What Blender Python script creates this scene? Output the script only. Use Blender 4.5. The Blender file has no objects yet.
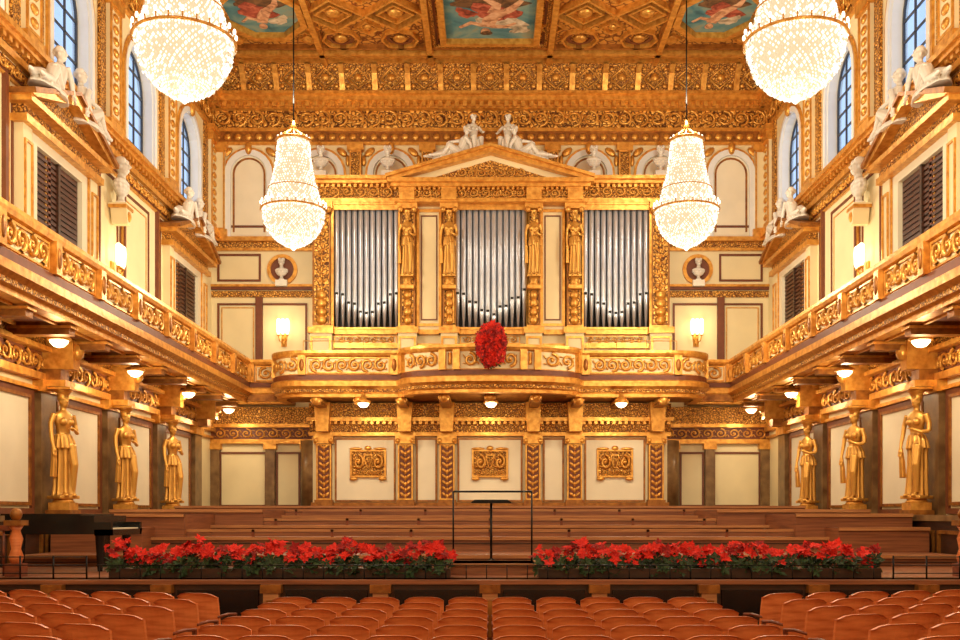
import bpy, bmesh, math, random
from mathutils import Vector, Matrix
random.seed(7)
Z0=2.05            # eye height above the hall floor; all heights below are relative to the eye
pi=math.pi
sc=bpy.context.scene

# ------------------------------------------------------------------ materials
def rgb(r,g,b):
    f=lambda c:(c/255/12.92 if c/255<=0.04045 else ((c/255+0.055)/1.055)**2.4)
    return (f(r),f(g),f(b),1)
def newmat(name):
    m=bpy.data.materials.new(name); m.use_nodes=True
    nt=m.node_tree; return m,nt,nt.nodes['Principled BSDF']
def pbr(name,col,rough=0.5,metal=0.0,nscale=6,namt=0.15,bump=0.0,emis=None,es=0,col2=None,point=False):
    m,nt,b=newmat(name)
    tc=nt.nodes.new('ShaderNodeTexCoord'); n=nt.nodes.new('ShaderNodeTexNoise')
    n.inputs['Scale'].default_value=nscale; n.inputs['Detail'].default_value=4
    nt.links.new(tc.outputs['Object'],n.inputs['Vector'])
    r=nt.nodes.new('ShaderNodeValToRGB')
    c2=col2 or tuple(c*(1-namt*2) for c in col[:3])+(1,)
    r.color_ramp.elements[0].position=0.3; r.color_ramp.elements[1].position=0.7
    r.color_ramp.elements[0].color=c2; r.color_ramp.elements[1].color=col
    src=n.outputs['Fac']
    if point:  # crevice shade painted into the base colour from pointiness
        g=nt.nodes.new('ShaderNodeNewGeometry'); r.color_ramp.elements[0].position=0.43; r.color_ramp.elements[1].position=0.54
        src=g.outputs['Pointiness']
    nt.links.new(src,r.inputs['Fac']); nt.links.new(r.outputs['Color'],b.inputs['Base Color'])
    b.inputs['Roughness'].default_value=rough; b.inputs['Metallic'].default_value=metal
    if bump:
        bp=nt.nodes.new('ShaderNodeBump'); bp.inputs['Strength'].default_value=bump; bp.inputs['Distance'].default_value=0.03
        nt.links.new(n.outputs['Fac'],bp.inputs['Height']); nt.links.new(bp.outputs['Normal'],b.inputs['Normal'])
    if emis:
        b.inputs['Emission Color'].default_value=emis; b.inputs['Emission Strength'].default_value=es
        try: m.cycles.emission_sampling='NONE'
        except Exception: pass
    return m
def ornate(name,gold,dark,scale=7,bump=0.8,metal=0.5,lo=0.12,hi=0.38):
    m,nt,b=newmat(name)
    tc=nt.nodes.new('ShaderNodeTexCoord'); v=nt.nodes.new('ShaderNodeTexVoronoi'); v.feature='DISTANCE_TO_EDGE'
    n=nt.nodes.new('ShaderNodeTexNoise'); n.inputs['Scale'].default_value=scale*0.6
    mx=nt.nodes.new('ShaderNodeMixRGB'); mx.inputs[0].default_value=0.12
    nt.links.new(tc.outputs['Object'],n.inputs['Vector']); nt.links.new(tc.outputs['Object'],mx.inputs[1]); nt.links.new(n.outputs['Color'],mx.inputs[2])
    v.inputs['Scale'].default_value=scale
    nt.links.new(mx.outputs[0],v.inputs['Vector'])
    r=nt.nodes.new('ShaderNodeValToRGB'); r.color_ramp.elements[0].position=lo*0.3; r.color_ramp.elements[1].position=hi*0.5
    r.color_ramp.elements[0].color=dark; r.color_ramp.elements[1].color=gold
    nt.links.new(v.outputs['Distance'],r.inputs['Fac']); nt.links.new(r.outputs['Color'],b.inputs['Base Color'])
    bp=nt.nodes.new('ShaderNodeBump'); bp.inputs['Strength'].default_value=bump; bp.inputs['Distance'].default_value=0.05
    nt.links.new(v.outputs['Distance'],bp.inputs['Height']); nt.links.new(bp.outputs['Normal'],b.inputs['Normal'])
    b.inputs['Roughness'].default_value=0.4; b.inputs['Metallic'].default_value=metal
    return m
def wood(name,c1,c2,sx,sy,sz,rough=0.4,board=None):
    m,nt,b=newmat(name)
    tc=nt.nodes.new('ShaderNodeTexCoord'); mp=nt.nodes.new('ShaderNodeMapping'); mp.inputs['Scale'].default_value=(sx,sy,sz)
    n=nt.nodes.new('ShaderNodeTexNoise'); n.inputs['Scale'].default_value=3; n.inputs['Detail'].default_value=6
    r=nt.nodes.new('ShaderNodeValToRGB'); r.color_ramp.elements[0].position=0.3; r.color_ramp.elements[1].position=0.7
    r.color_ramp.elements[0].color=c1; r.color_ramp.elements[1].color=c2
    nt.links.new(tc.outputs['Object'],mp.inputs['Vector']); nt.links.new(mp.outputs[0],n.inputs['Vector'])
    nt.links.new(n.outputs['Fac'],r.inputs['Fac']); nt.links.new(r.outputs['Color'],b.inputs['Base Color'])
    b.inputs['Roughness'].default_value=rough
    return m
def fresco(name,cols,scale):
    m,nt,b=newmat(name)
    tc=nt.nodes.new('ShaderNodeTexCoord'); n=nt.nodes.new('ShaderNodeTexNoise'); n.inputs['Scale'].default_value=scale; n.inputs['Detail'].default_value=5; n.inputs['Distortion'].default_value=1.2
    r=nt.nodes.new('ShaderNodeValToRGB'); e=r.color_ramp.elements
    while len(e)<len(cols): e.new(0.5)
    for i,c in enumerate(cols): e[i].position=.28+.44*i/(len(cols)-1); e[i].color=c
    nt.links.new(tc.outputs['Object'],n.inputs['Vector']); nt.links.new(n.outputs['Fac'],r.inputs['Fac']); nt.links.new(r.outputs['Color'],b.inputs['Base Color'])
    b.inputs['Roughness'].default_value=.6; return m

GOLD=pbr('gold_leaf',rgb(238,182,88),0.36,0.55,7,0.15,0.3,None,0,rgb(196,130,50))
GOLDS=pbr('gold_statue',rgb(240,184,90),0.34,0.6,7,0.15,0,None,0,rgb(116,64,18),True)  # second colour paints shade into the figure's hollows
GOLDD=pbr('gold_dark',rgb(176,116,48),0.42,0.45,6,0.25,0.3,None,0,rgb(120,70,26))
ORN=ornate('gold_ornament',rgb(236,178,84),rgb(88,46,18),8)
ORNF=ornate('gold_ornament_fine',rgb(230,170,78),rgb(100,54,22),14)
CREAM=pbr('cream_plaster',rgb(238,222,176),0.6,0,1.2,0.05)
WHITEP=pbr('ivory_panel',rgb(238,228,200),0.6,0,1.5,0.04)
BRN=pbr('red_brown_paint',rgb(122,64,34),0.5,0,5,0.15)
MARB=pbr('brown_marble',rgb(146,114,72),0.35,0,3,0.2,0,None,0,rgb(96,66,38))
DARK=wood('dark_wood',rgb(44,26,16),rgb(74,42,24),1,1,6)
SHUT=wood('shutter_wood',rgb(54,28,16),rgb(92,46,24),1,1,8)
STAGE=wood('terrace_wood',rgb(112,62,36),rgb(156,96,58),0.4,0.4,9,0.45)
STAGEN=wood('terrace_nosing',rgb(150,94,54),rgb(194,136,84),0.4,0.4,9,0.4)
FLOORM=wood('parquet',rgb(110,70,40),rgb(160,106,64),6,0.6,1,0.3)
CHAIRM=wood('chair_wood',rgb(196,98,48),rgb(232,142,82),1.2,1.2,7,0.35)
CHAIRD=wood('chair_frame_wood',rgb(96,44,22),rgb(140,70,38),2,2,5,0.4)
STONE=pbr('white_marble',rgb(240,236,224),0.5,0,5,0.05,0.1)
STONES=pbr('white_marble_statue',rgb(242,238,228),0.5,0,5,0.05,0,None,0,rgb(150,132,104),True)  # tan second colour is painted shade in the carved creases
PIPE=pbr('tin_pipe',rgb(204,210,222),0.3,0.65,3,0.06)
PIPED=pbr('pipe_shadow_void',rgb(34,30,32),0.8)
BLACK=pbr('black_lacquer',rgb(20,18,18),0.25)
BLKM=pbr('black_metal',rgb(22,22,24),0.4,0.5)
MUNT=pbr('window_muntin',rgb(60,62,70),0.4)
RED=pbr('red_petal',rgb(238,46,18),0.7,0,9,0.25,0,None,0,rgb(196,16,8))
RED2=pbr('red_petal_deep',rgb(170,14,10),0.7,0,9,0.25)
GREEN=pbr('leaf_green',rgb(50,78,32),0.6,0,8,0.3)
REDORN=ornate('ceiling_gold_red',rgb(226,168,80),rgb(116,58,28),5,0.6,0.4,0.1,0.3)
PAINTB=fresco('painting_sky',[rgb(38,84,96),rgb(74,126,134),rgb(120,150,140),rgb(160,140,100)],1.0)
PFLESH=fresco('painting_flesh',[rgb(120,74,48),rgb(206,150,110),rgb(230,190,150)],3.5)
PRED=fresco('painting_red',[rgb(84,34,24),rgb(164,74,54),rgb(206,120,90)],3.5)
PWHITE=fresco('painting_cloth',[rgb(120,110,90),rgb(196,176,146),rgb(226,214,190)],3.5)
PBRN=fresco('painting_brown',[rgb(50,34,26),rgb(100,70,44),rgb(140,100,64)],3.5)
JAMB=pbr('white_jamb',rgb(232,234,232),0.5,0,3,0.03)
LAMPG=pbr('lamp_glass',rgb(255,240,210),0.3,0,3,0.0,0,rgb(255,232,180),4)
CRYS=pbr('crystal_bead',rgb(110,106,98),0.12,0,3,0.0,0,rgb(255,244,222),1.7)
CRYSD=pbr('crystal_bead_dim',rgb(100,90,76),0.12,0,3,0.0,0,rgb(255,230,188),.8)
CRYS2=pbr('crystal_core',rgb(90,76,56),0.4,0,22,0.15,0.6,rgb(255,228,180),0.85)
BULB=pbr('candle_bulb',rgb(120,116,110),0.3,0,3,0,0,rgb(255,240,210),3.5)
mg,nt,b=newmat('window_glass')
tr=nt.nodes.new('ShaderNodeBsdfTransparent'); tr.inputs[0].default_value=(0.9,0.95,1,1)
gl=nt.nodes.new('ShaderNodeBsdfGlossy'); gl.inputs['Roughness'].default_value=0.05
mx=nt.nodes.new('ShaderNodeMixShader'); mx.inputs[0].default_value=0.08
nt.links.new(tr.outputs[0],mx.inputs[1]); nt.links.new(gl.outputs[0],mx.inputs[2]); nt.links.new(mx.outputs[0],nt.nodes['Material Output'].inputs[0])
GLASS=mg

# ------------------------------------------------------------------ mesh builder
class MB:
    def __init__(s,T=None):
        s.v=[];s.f=[];s.m=[];s.sm=[];s.mats=[];s.T=T
    def mi(s,mat):
        if mat not in s.mats: s.mats.append(mat)
        return s.mats.index(mat)
    def add(s,vs,fs,mat,smooth=False):
        o=len(s.v); k=s.mi(mat); T=s.T
        if T: s.v.extend(T(*p) for p in vs)
        else: s.v.extend(tuple(p) for p in vs)
        for f in fs:
            s.f.append(tuple(i+o for i in f)); s.m.append(k); s.sm.append(smooth)
    def box(s,x0,x1,y0,y1,z0,z1,mat):
        vs=[(x,y,z) for x in(x0,x1) for y in(y0,y1) for z in(z0,z1)]
        s.add(vs,[(0,1,3,2),(4,6,7,5),(0,4,5,1),(2,3,7,6),(0,2,6,4),(1,5,7,3)],mat)
    def poly(s,pts,w0,w1,mat):     # pts (u,z) polygon extruded over w (2nd axis)
        n=len(pts); vs=[(u,w0,z) for u,z in pts]+[(u,w1,z) for u,z in pts]
        s.add(vs,[tuple(range(n)),tuple(range(2*n-1,n-1,-1))]+[(i,(i+1)%n,n+(i+1)%n,n+i) for i in range(n)],mat)
    def slab(s,pts,z0,z1,mat):     # plan outline (x,y) extruded in z
        n=len(pts); vs=[(x,y,z0) for x,y in pts]+[(x,y,z1) for x,y in pts]
        s.add(vs,[tuple(range(n)),tuple(range(2*n-1,n-1,-1))]+[(i,(i+1)%n,n+(i+1)%n,n+i) for i in range(n)],mat)
    def frame(s,u0,u1,z0,z1,t,w0,w1,mat):
        s.box(u0,u1,w0,w1,z0,z0+t,mat); s.box(u0,u1,w0,w1,z1-t,z1,mat)
        s.box(u0,u0+t,w0,w1,z0+t,z1-t,mat); s.box(u1-t,u1,w0,w1,z0+t,z1-t,mat)
    def ring(s,outer,inner,w0,w1,mat,closed=True):
        n=len(outer); k=n if closed else n-1
        vs=[(u,w0,z) for u,z in outer]+[(u,w0,z) for u,z in inner]+[(u,w1,z) for u,z in outer]+[(u,w1,z) for u,z in inner]
        fs=[]
        for i in range(k):
            j=(i+1)%n
            fs+=[(i,j,n+j,n+i),(2*n+i,3*n+i,3*n+j,2*n+j),(i,2*n+i,2*n+j,j),(n+i,n+j,3*n+j,3*n+i)]
        if not closed:
            fs+=[(0,n,3*n,2*n),(n-1,3*n-1,4*n-1,2*n-1)]
        s.add(vs,fs,mat)
    def diamond(s,u,z,r,t,w0,w1,mat,n=4,ph=0,sx=1,sz=1):
        o=[(u+sx*r*math.cos(ph+2*pi*i/n),z+sz*r*math.sin(ph+2*pi*i/n)) for i in range(n)]
        q=(r-t)/r
        s.ring(o,[(u+(a-u)*q,z+(c-z)*q) for a,c in o],w0,w1,mat)
    def archpts(s,uc,hw,z0,zs,n=12):
        return [(uc-hw,z0)]+[(uc-hw*math.cos(pi*i/n),zs+hw*math.sin(pi*i/n)) for i in range(n+1)]+[(uc+hw,z0)]
    def archframe(s,uc,hw,z0,zs,t,w0,w1,mat):
        s.ring(s.archpts(uc,hw+t,z0,zs),s.archpts(uc,hw,z0,zs),w0,w1,mat,False)
    def tube(s,pts,rad,mat,n=6,smooth=True,cap=True):
        P=[Vector(p) for p in pts]
        if not isinstance(rad,(list,tuple)): rad=[rad]*len(P)
        vs=[];ref=None
        for i,p in enumerate(P):
            d=(P[min(i+1,len(P)-1)]-P[max(i-1,0)])
            d=d.normalized() if d.length>1e-9 else Vector((0,0,1))
            if ref is None: ref=Vector((0,0,1)) if abs(d.z)<0.9 else Vector((1,0,0))
            a=ref-d*ref.dot(d); 
            if a.length<1e-6: a=d.orthogonal()
            a.normalize(); ref=a; b=d.cross(a)
            for k in range(n):
                t=2*pi*k/n; vs.append(tuple(p+(a*math.cos(t)+b*math.sin(t))*rad[i]))
        fs=[(i*n+k,i*n+(k+1)%n,(i+1)*n+(k+1)%n,(i+1)*n+k) for i in range(len(P)-1) for k in range(n)]
        if cap: fs+=[tuple(range(n-1,-1,-1)),tuple((len(P)-1)*n+k for k in range(n))]
        s.add(vs,fs,mat,smooth)
    def lathe(s,c,prof,mat,n=16,smooth=True,cap=True,sy=1,fold=0,nf=8):
        vs=[]
        for r,z in prof:
            for k in range(n):
                t=2*pi*k/n; rr=r*(1+fold*math.sin(nf*t)); vs.append((c[0]+rr*math.cos(t),c[1]+sy*rr*math.sin(t),c[2]+z))
        L=len(prof)
        fs=[(i*n+k,i*n+(k+1)%n,(i+1)*n+(k+1)%n,(i+1)*n+k) for i in range(L-1) for k in range(n)]
        if cap: fs+=[tuple(range(n-1,-1,-1)),tuple((L-1)*n+k for k in range(n))]
        s.add(vs,fs,mat,smooth)
    def ell(s,c,r,mat,rot=None,nu=12,nv=8,smooth=True):
        R=Matrix.Identity(3) if rot is None else Matrix.Rotation(rot[1],3,rot[0])
        C=Vector(c); vs=[tuple(C+R@Vector((0,0,-r[2])))]
        for j in range(1,nv):
            a=-pi/2+pi*j/nv
            for k in range(nu):
                t=2*pi*k/nu; vs.append(tuple(C+R@Vector((r[0]*math.cos(a)*math.cos(t),r[1]*math.cos(a)*math.sin(t),r[2]*math.sin(a)))))
        vs.append(tuple(C+R@Vector((0,0,r[2])))); L=len(vs)-1
        fs=[(0,1+(k+1)%nu,1+k) for k in range(nu)]
        for j in range(nv-2):
            for k in range(nu):
                a=1+j*nu; fs.append((a+k,a+(k+1)%nu,a+nu+(k+1)%nu,a+nu+k))
        a=1+(nv-2)*nu; fs+=[(a+k,a+(k+1)%nu,L) for k in range(nu)]
        s.add(vs,fs,mat,smooth)
    def loft(s,rings,mat,n=28,nf=9):   # rings (cx,cy,z,rx,ry,fold)
        vs=[]
        for j,(cx,cy,z,rx,ry,fo) in enumerate(rings):
            for k in range(n):
                t=2*pi*k/n; q=1+fo*math.sin(nf*t+j*0.25); vs.append((cx+rx*q*math.cos(t),cy+ry*q*math.sin(t),z))
        L=len(rings)
        fs=[(i*n+k,i*n+(k+1)%n,(i+1)*n+(k+1)%n,(i+1)*n+k) for i in range(L-1) for k in range(n)]
        fs+=[tuple(range(n-1,-1,-1)),tuple((L-1)*n+k for k in range(n))]
        s.add(vs,fs,mat,True)
    # gilded rinceau: alternating spirals + blossoms + leaves
    def scrolls(s,u0,u1,z0,z1,w,mat,dens=1.25,th=0.055,n=4):
        h=z1-z0; zc=(z0+z1)/2; N=max(1,round((u1-u0)/(h*dens))); c=(u1-u0)/N
        for i in range(N):
            uc=u0+c*(i+.5); sg=1 if i%2 else -1; pts=[];rr=[]
            for k in range(15):
                t=k/14; a=pi/2*sg*-1+sg*t*2*pi*1.45; r=(0.44*(1-t)+0.07)*h
                pts.append((uc+r*math.cos(a)*min(1.15,c/h),w+0.02,zc+r*math.sin(a))); rr.append(th*h*(1.3-0.6*t))
            s.tube(pts,rr,mat,n,True,False)
            s.ell((uc,w+0.03,zc),(0.12*h,0.04,0.12*h),mat,None,6,4)
            for q in (-1,1):
                s.ell((uc+q*c*0.42,w+0.02,zc+q*sg*0.22*h),(0.06*h,0.03,0.19*h),mat,((0,1,0),q*0.6),6,4)
                s.ell((uc+q*c*0.4,w+0.02,zc-q*sg*0.28*h),(0.05*h,0.03,0.15*h),mat,((0,1,0),q*1.3),6,4)
    def dentils(s,u0,u1,z0,z1,w0,w1,mat,step):
        N=int((u1-u0)/step)
        for i in range(N):
            a=u0+(i+.25)*(u1-u0)/N; s.box(a,a+(u1-u0)/N*0.5,w0,w1,z0,z1,mat)
    def mesh(s,name,dz=0,recalc=True):
        me=bpy.data.meshes.new(name)
        me.from_pydata([(x,y,z+dz) for x,y,z in s.v],[],s.f)
        for m in s.mats: me.materials.append(m)
        me.polygons.foreach_set('material_index',s.m); me.polygons.foreach_set('use_smooth',s.sm)
        if recalc:
            bm=bmesh.new(); bm.from_mesh(me); bmesh.ops.recalc_face_normals(bm,faces=bm.faces); bm.to_mesh(me); bm.free()
        me.update(); return me
    def build(s,name,dz=Z0):
        return link(name,s.mesh(name,dz))
def link(name,me,loc=(0,0,0),rz=0,scale=1,parent=None):
    o=bpy.data.objects.new(name,me); sc.collection.objects.link(o); o.location=loc; o.rotation_euler=(0,0,rz)
    o.scale=(scale,)*3 if not isinstance(scale,(list,tuple)) else scale
    if parent: o.parent=parent
    return o

HW=9.6; YB=34.5; YF=-8.0; HF=-Z0; HC=15.4
TL=lambda u,w,z:(-HW+w,u,z)
TR=lambda u,w,z:(HW-w,u,z)
TB=lambda u,w,z:(u,YB-w,z)

# ------------------------------------------------------------------ floor / ceiling / front wall
mb=MB(); mb.box(-HW-.6,HW+.6,YF-.4,YB+.4,HF-.3,HF,FLOORM); mb.build('floor')
mb=MB(); mb.box(-HW-.6,HW+.6,YF-.4,YF,HF,HC+.3,CREAM)
for i in range(-3,4): mb.box(i*2.8-.2,i*2.8+.2,YF,YF+.15,HF,13.3,GOLDD)
mb.build('wall_front')

mb=MB(); mb.box(-HW-.6,HW+.6,YF-.4,YB+.4,HC,HC+.3,REDORN)
mb.T=lambda u,w,z:(u,z,HC-w)
def blob(mb,cx,cy,a,b_,rx,rz,an,mt,lvl,wob=.2,sd=0):
    pts=[]
    for k in range(20):
        t=2*pi*k/20; q=1+wob*math.sin(3*t+sd)+wob*.5*math.sin(7*t+sd*2); x=rx*q*math.cos(t); z=rz*q*math.sin(t)
        pts.append((cx+a+x*math.cos(an)-z*math.sin(an),cy+b_+x*math.sin(an)+z*math.cos(an)))
    mb.poly(pts,0.03,lvl,mt)
def limb(mb,cx,cy,P,R,mt,lvl):
    up=[];dn=[]
    for i,(x,y) in enumerate(P):
        a=P[max(i-1,0)]; c=P[min(i+1,len(P)-1)]; dx,dy=c[0]-a[0],c[1]-a[1]; l=math.hypot(dx,dy)
        up.append((cx+x-dy/l*R[i],cy+y+dx/l*R[i])); dn.append((cx+x+dy/l*R[i],cy+y-dx/l*R[i]))
    mb.poly(up+dn[::-1],0.03,lvl,mt)
def fresco_fig(mb,cx,cy,s):
    blob(mb,cx,cy,-.1*s,-.75,1.15,.4,0.05,PBRN,.042,.15,1)
    blob(mb,cx,cy,.3*s,.35,.85,.5,.5*s,PWHITE,.044,.15,2)
    blob(mb,cx,cy,.15*s,-.15,.8,.42,.35*s,PRED,.047,.18,3)
    limb(mb,cx,cy,[(-.1*s,.75),(.0*s,.3),(.25*s,-.05)],[.2,.24,.2],PFLESH,.050)
    limb(mb,cx,cy,[(.2*s,.0),(.65*s,-.35),(.95*s,-.85)],[.2,.15,.07],PFLESH,.052)
    limb(mb,cx,cy,[(.1*s,-.1),(.2*s,-.6),(-.2*s,-1.0)],[.2,.15,.07],PFLESH,.053)
    limb(mb,cx,cy,[(-.2*s,.65),(-.6*s,.5),(-.95*s,.8)],[.1,.08,.05],PFLESH,.054)
    limb(mb,cx,cy,[(.05*s,.7),(.5*s,.75),(.8*s,.5)],[.1,.08,.05],PFLESH,.055)
    blob(mb,cx,cy,-.14*s,1.05,.15,.19,0,PFLESH,.056,.03,0); blob(mb,cx,cy,-.12*s,1.14,.18,.14,0,PBRN,.058,.1,0)
    blob(mb,cx,cy,-.75*s,-.1,.35,.22,.7,PRED,.049,.2,4); blob(mb,cx,cy,.95*s,.95,.3,.2,-.4,PWHITE,.049,.2,5)
for yc in (30.5,23.5,16.5,9.5,2.5):
    mb.box(-1.4,1.4,0,.03,yc-1.9,yc+1.75,PAINTB)
    mb.frame(-1.6,1.6,yc-2.1,yc+1.95,.2,0,.22,GOLD)
    mb.frame(-1.85,1.85,yc-2.35,yc+2.2,.1,0,.12,ORNF)
    mb.frame(-1.75,1.75,yc-2.25,yc+2.1,.08,0,.06,BRN)
    fresco_fig(mb,0,yc+.2,1)
    for sg in (-1,1):
        for xc in (2.9,4.8):
            x=sg*xc
            mb.diamond(x,yc,.98,.12,0,.2,GOLD); mb.diamond(x,yc,.8,.12,0,.05,BRN); mb.diamond(x,yc,.6,.1,0,.16,GOLD); mb.ell((x,.08,yc),(.24,.12,.24),GOLD)
            for zz in (-1,1):
                mb.diamond(x,yc+zz*1.7,.62,.08,0,.14,GOLD,8); mb.diamond(x,yc+zz*1.7,.46,.12,0,.05,BRN,8); mb.ell((x,.06,yc+zz*1.7),(.22,.1,.22),GOLD)
                mb.diamond(x-.95,yc+zz*.95,.42,.06,0,.12,GOLD,4); mb.ell((x-.95,.05,yc+zz*.95),(.14,.08,.14),GOLD)
        x=sg*7.0
        mb.poly([(x+1.15*math.cos(pi/8+k*pi/4),yc+1.45*math.sin(pi/8+k*pi/4)) for k in range(8)],0,.03,PAINTB)
        mb.diamond(x,yc,1.42,.22,0,.22,GOLD,8,pi/8,1,1.2); mb.diamond(x,yc,1.62,.1,0,.12,ORNF,8,pi/8,1,1.15)
        mb.diamond(x,yc,1.52,.1,0,.06,BRN,8,pi/8,1,1.18)
        blob(mb,x,yc,0,-.5,.75,.35,.1,PBRN,.042,.15,1); blob(mb,x,yc,.15*sg,0,.6,.4,.5,PRED,.045,.2,2)
        limb(mb,x,yc,[(-.1,.7),(0,.3),(.2,-.1)],[.16,.18,.16],PFLESH,.05); limb(mb,x,yc,[(.15,0),(.5,-.4),(.6,-.8)],[.16,.11,.05],PFLESH,.052)
        limb(mb,x,yc,[(-.1,.55),(-.5,.4),(-.7,.65)],[.08,.06,.04],PFLESH,.053); blob(mb,x,yc,-.12,.92,.13,.16,0,PFLESH,.055,.03,0); blob(mb,x,yc,.45,.55,.35,.2,-.6,PWHITE,.048,.2,3)
        for qx in (-1,1):
            for qz in (-1,1):
                mb.ell((x+qx*1.15,.05,yc+qz*1.75),(.2,.1,.25),GOLD); mb.diamond(x+qx*1.15,yc+qz*1.75,.33,.06,0,.1,GOLD,4)
        for xx in (1.98,5.55,8.5):
            mb.box(sg*xx-.09,sg*xx+.09,0,.26,yc-3.5,yc+3.5,GOLD); mb.box(sg*xx-.16,sg*xx+.16,0,.1,yc-3.5,yc+3.5,GOLDD)
    for zz in (2.45,-3.4):
        mb.box(-8.6,8.6,0,.26,yc+zz,yc+zz+.18,GOLD)
        mb.box(-8.6,8.6,0,.14,yc+zz-.25,yc+zz-.12,GOLDD)
mb.build('ceiling')

# ------------------------------------------------------------------ sweep
def sweep(mb,path,prof,mats,closed=True):
    n=len(path); nor=[]
    for i in range(n):
        def dn(a,b):
            dx,dy=b[0]-a[0],b[1]-a[1]; l=math.hypot(dx,dy) or 1; return (dy/l,-dx/l)
        a=dn(path[i-1],path[i]) if i>0 else None; b=dn(path[i],path[i+1]) if i<n-1 else None
        if a is None: nor.append(b); continue
        if b is None: nor.append(a); continue
        mx,my=a[0]+b[0],a[1]+b[1]; l2=mx*mx+my*my; k=2/l2 if l2>.2 else 5
        nor.append((mx*k,my*k))
    L=len(prof); segs=L if closed else L-1
    for j in range(segs):
        p,q=prof[j],prof[(j+1)%L]; vs=[];fs=[]
        for i in range(n):
            for (o,z) in (p,q): vs.append((path[i][0]+nor[i][0]*o,path[i][1]+nor[i][1]*o,z))
        for i in range(n-1): fs.append((2*i,2*i+1,2*i+3,2*i+2))
        mt=mats[j] if isinstance(mats,list) else mats
        mb.add(vs,fs,mt)
    if closed:
        for i in (0,n-1):
            mb.add([(path[i][0]+nor[i][0]*o,path[i][1]+nor[i][1]*o,z) for o,z in prof],[tuple(range(L))],GOLD)

room=[(-HW,YF),(-HW,YB),(HW,YB),(HW,YF)]
mb=MB()
prof=[(0,13.2),(.12,13.2),(.12,13.32),(.06,13.34),(.06,13.92),(.2,13.96),(.2,14.1),(.42,14.16),(.42,14.3),(.55,14.34),(.55,14.42),(.3,14.44),(.4,14.7),(.6,15.0),(.85,15.2),(.95,15.22),(.95,15.33),(1.05,15.36),(1.05,15.4)]
mats=[GOLD]*3+[ORN]+[GOLD]*7+[ORNF]*3+[GOLD]*4
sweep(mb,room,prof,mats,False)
for T,u0,u1 in ((TL,8,34.4),(TR,8,34.4),(TB,-9.5,9.5)):
    mb.T=T
    mb.dentils(u0,u1,13.97,14.15,.18,.36,GOLD,.28)
    mb.scrolls(u0,u1,13.38,13.9,.07,GOLD,1.1,.08)
    N=int((u1-u0)/1.1)
    for i in range(N+1):
        u=u0+i*(u1-u0)/N
        vs=[]; pr=[(.3,14.44),(.4,14.7),(.6,15.0),(.85,15.2)]
        for o,z in pr: vs+=[(u-.09,o,z),(u+.09,o,z),(u-.09,o+.1,z-.06),(u+.09,o+.1,z-.06)]
        fs=[]
        for k in range(3):
            a=4*k; fs+=[(a+2,a+3,a+7,a+6),(a,a+2,a+6,a+4),(a+1,a+5,a+7,a+3)]
        mb.add(vs,fs,GOLD)
        if i<N:
            um=u+(u1-u0)/N/2
            D=[(um-.36,.52,14.82),(um,.40,14.55),(um+.36,.52,14.82),(um,.72,15.1),(um-.36,.52,14.82)]
            mb.tube(D,.04,GOLD,5)
            mb.ell((um,.6,14.83),(.15,.12,.13),GOLD,None,8,5)
            for q in (-1,1):
                mb.ell((um+q*.36,.47,14.6),(.09,.06,.08),GOLD,None,6,4); mb.ell((um+q*.36,.72,15.06),(.09,.06,.06),GOLD,None,6,4)
mb.T=None
mb.build('trim_1')

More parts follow.
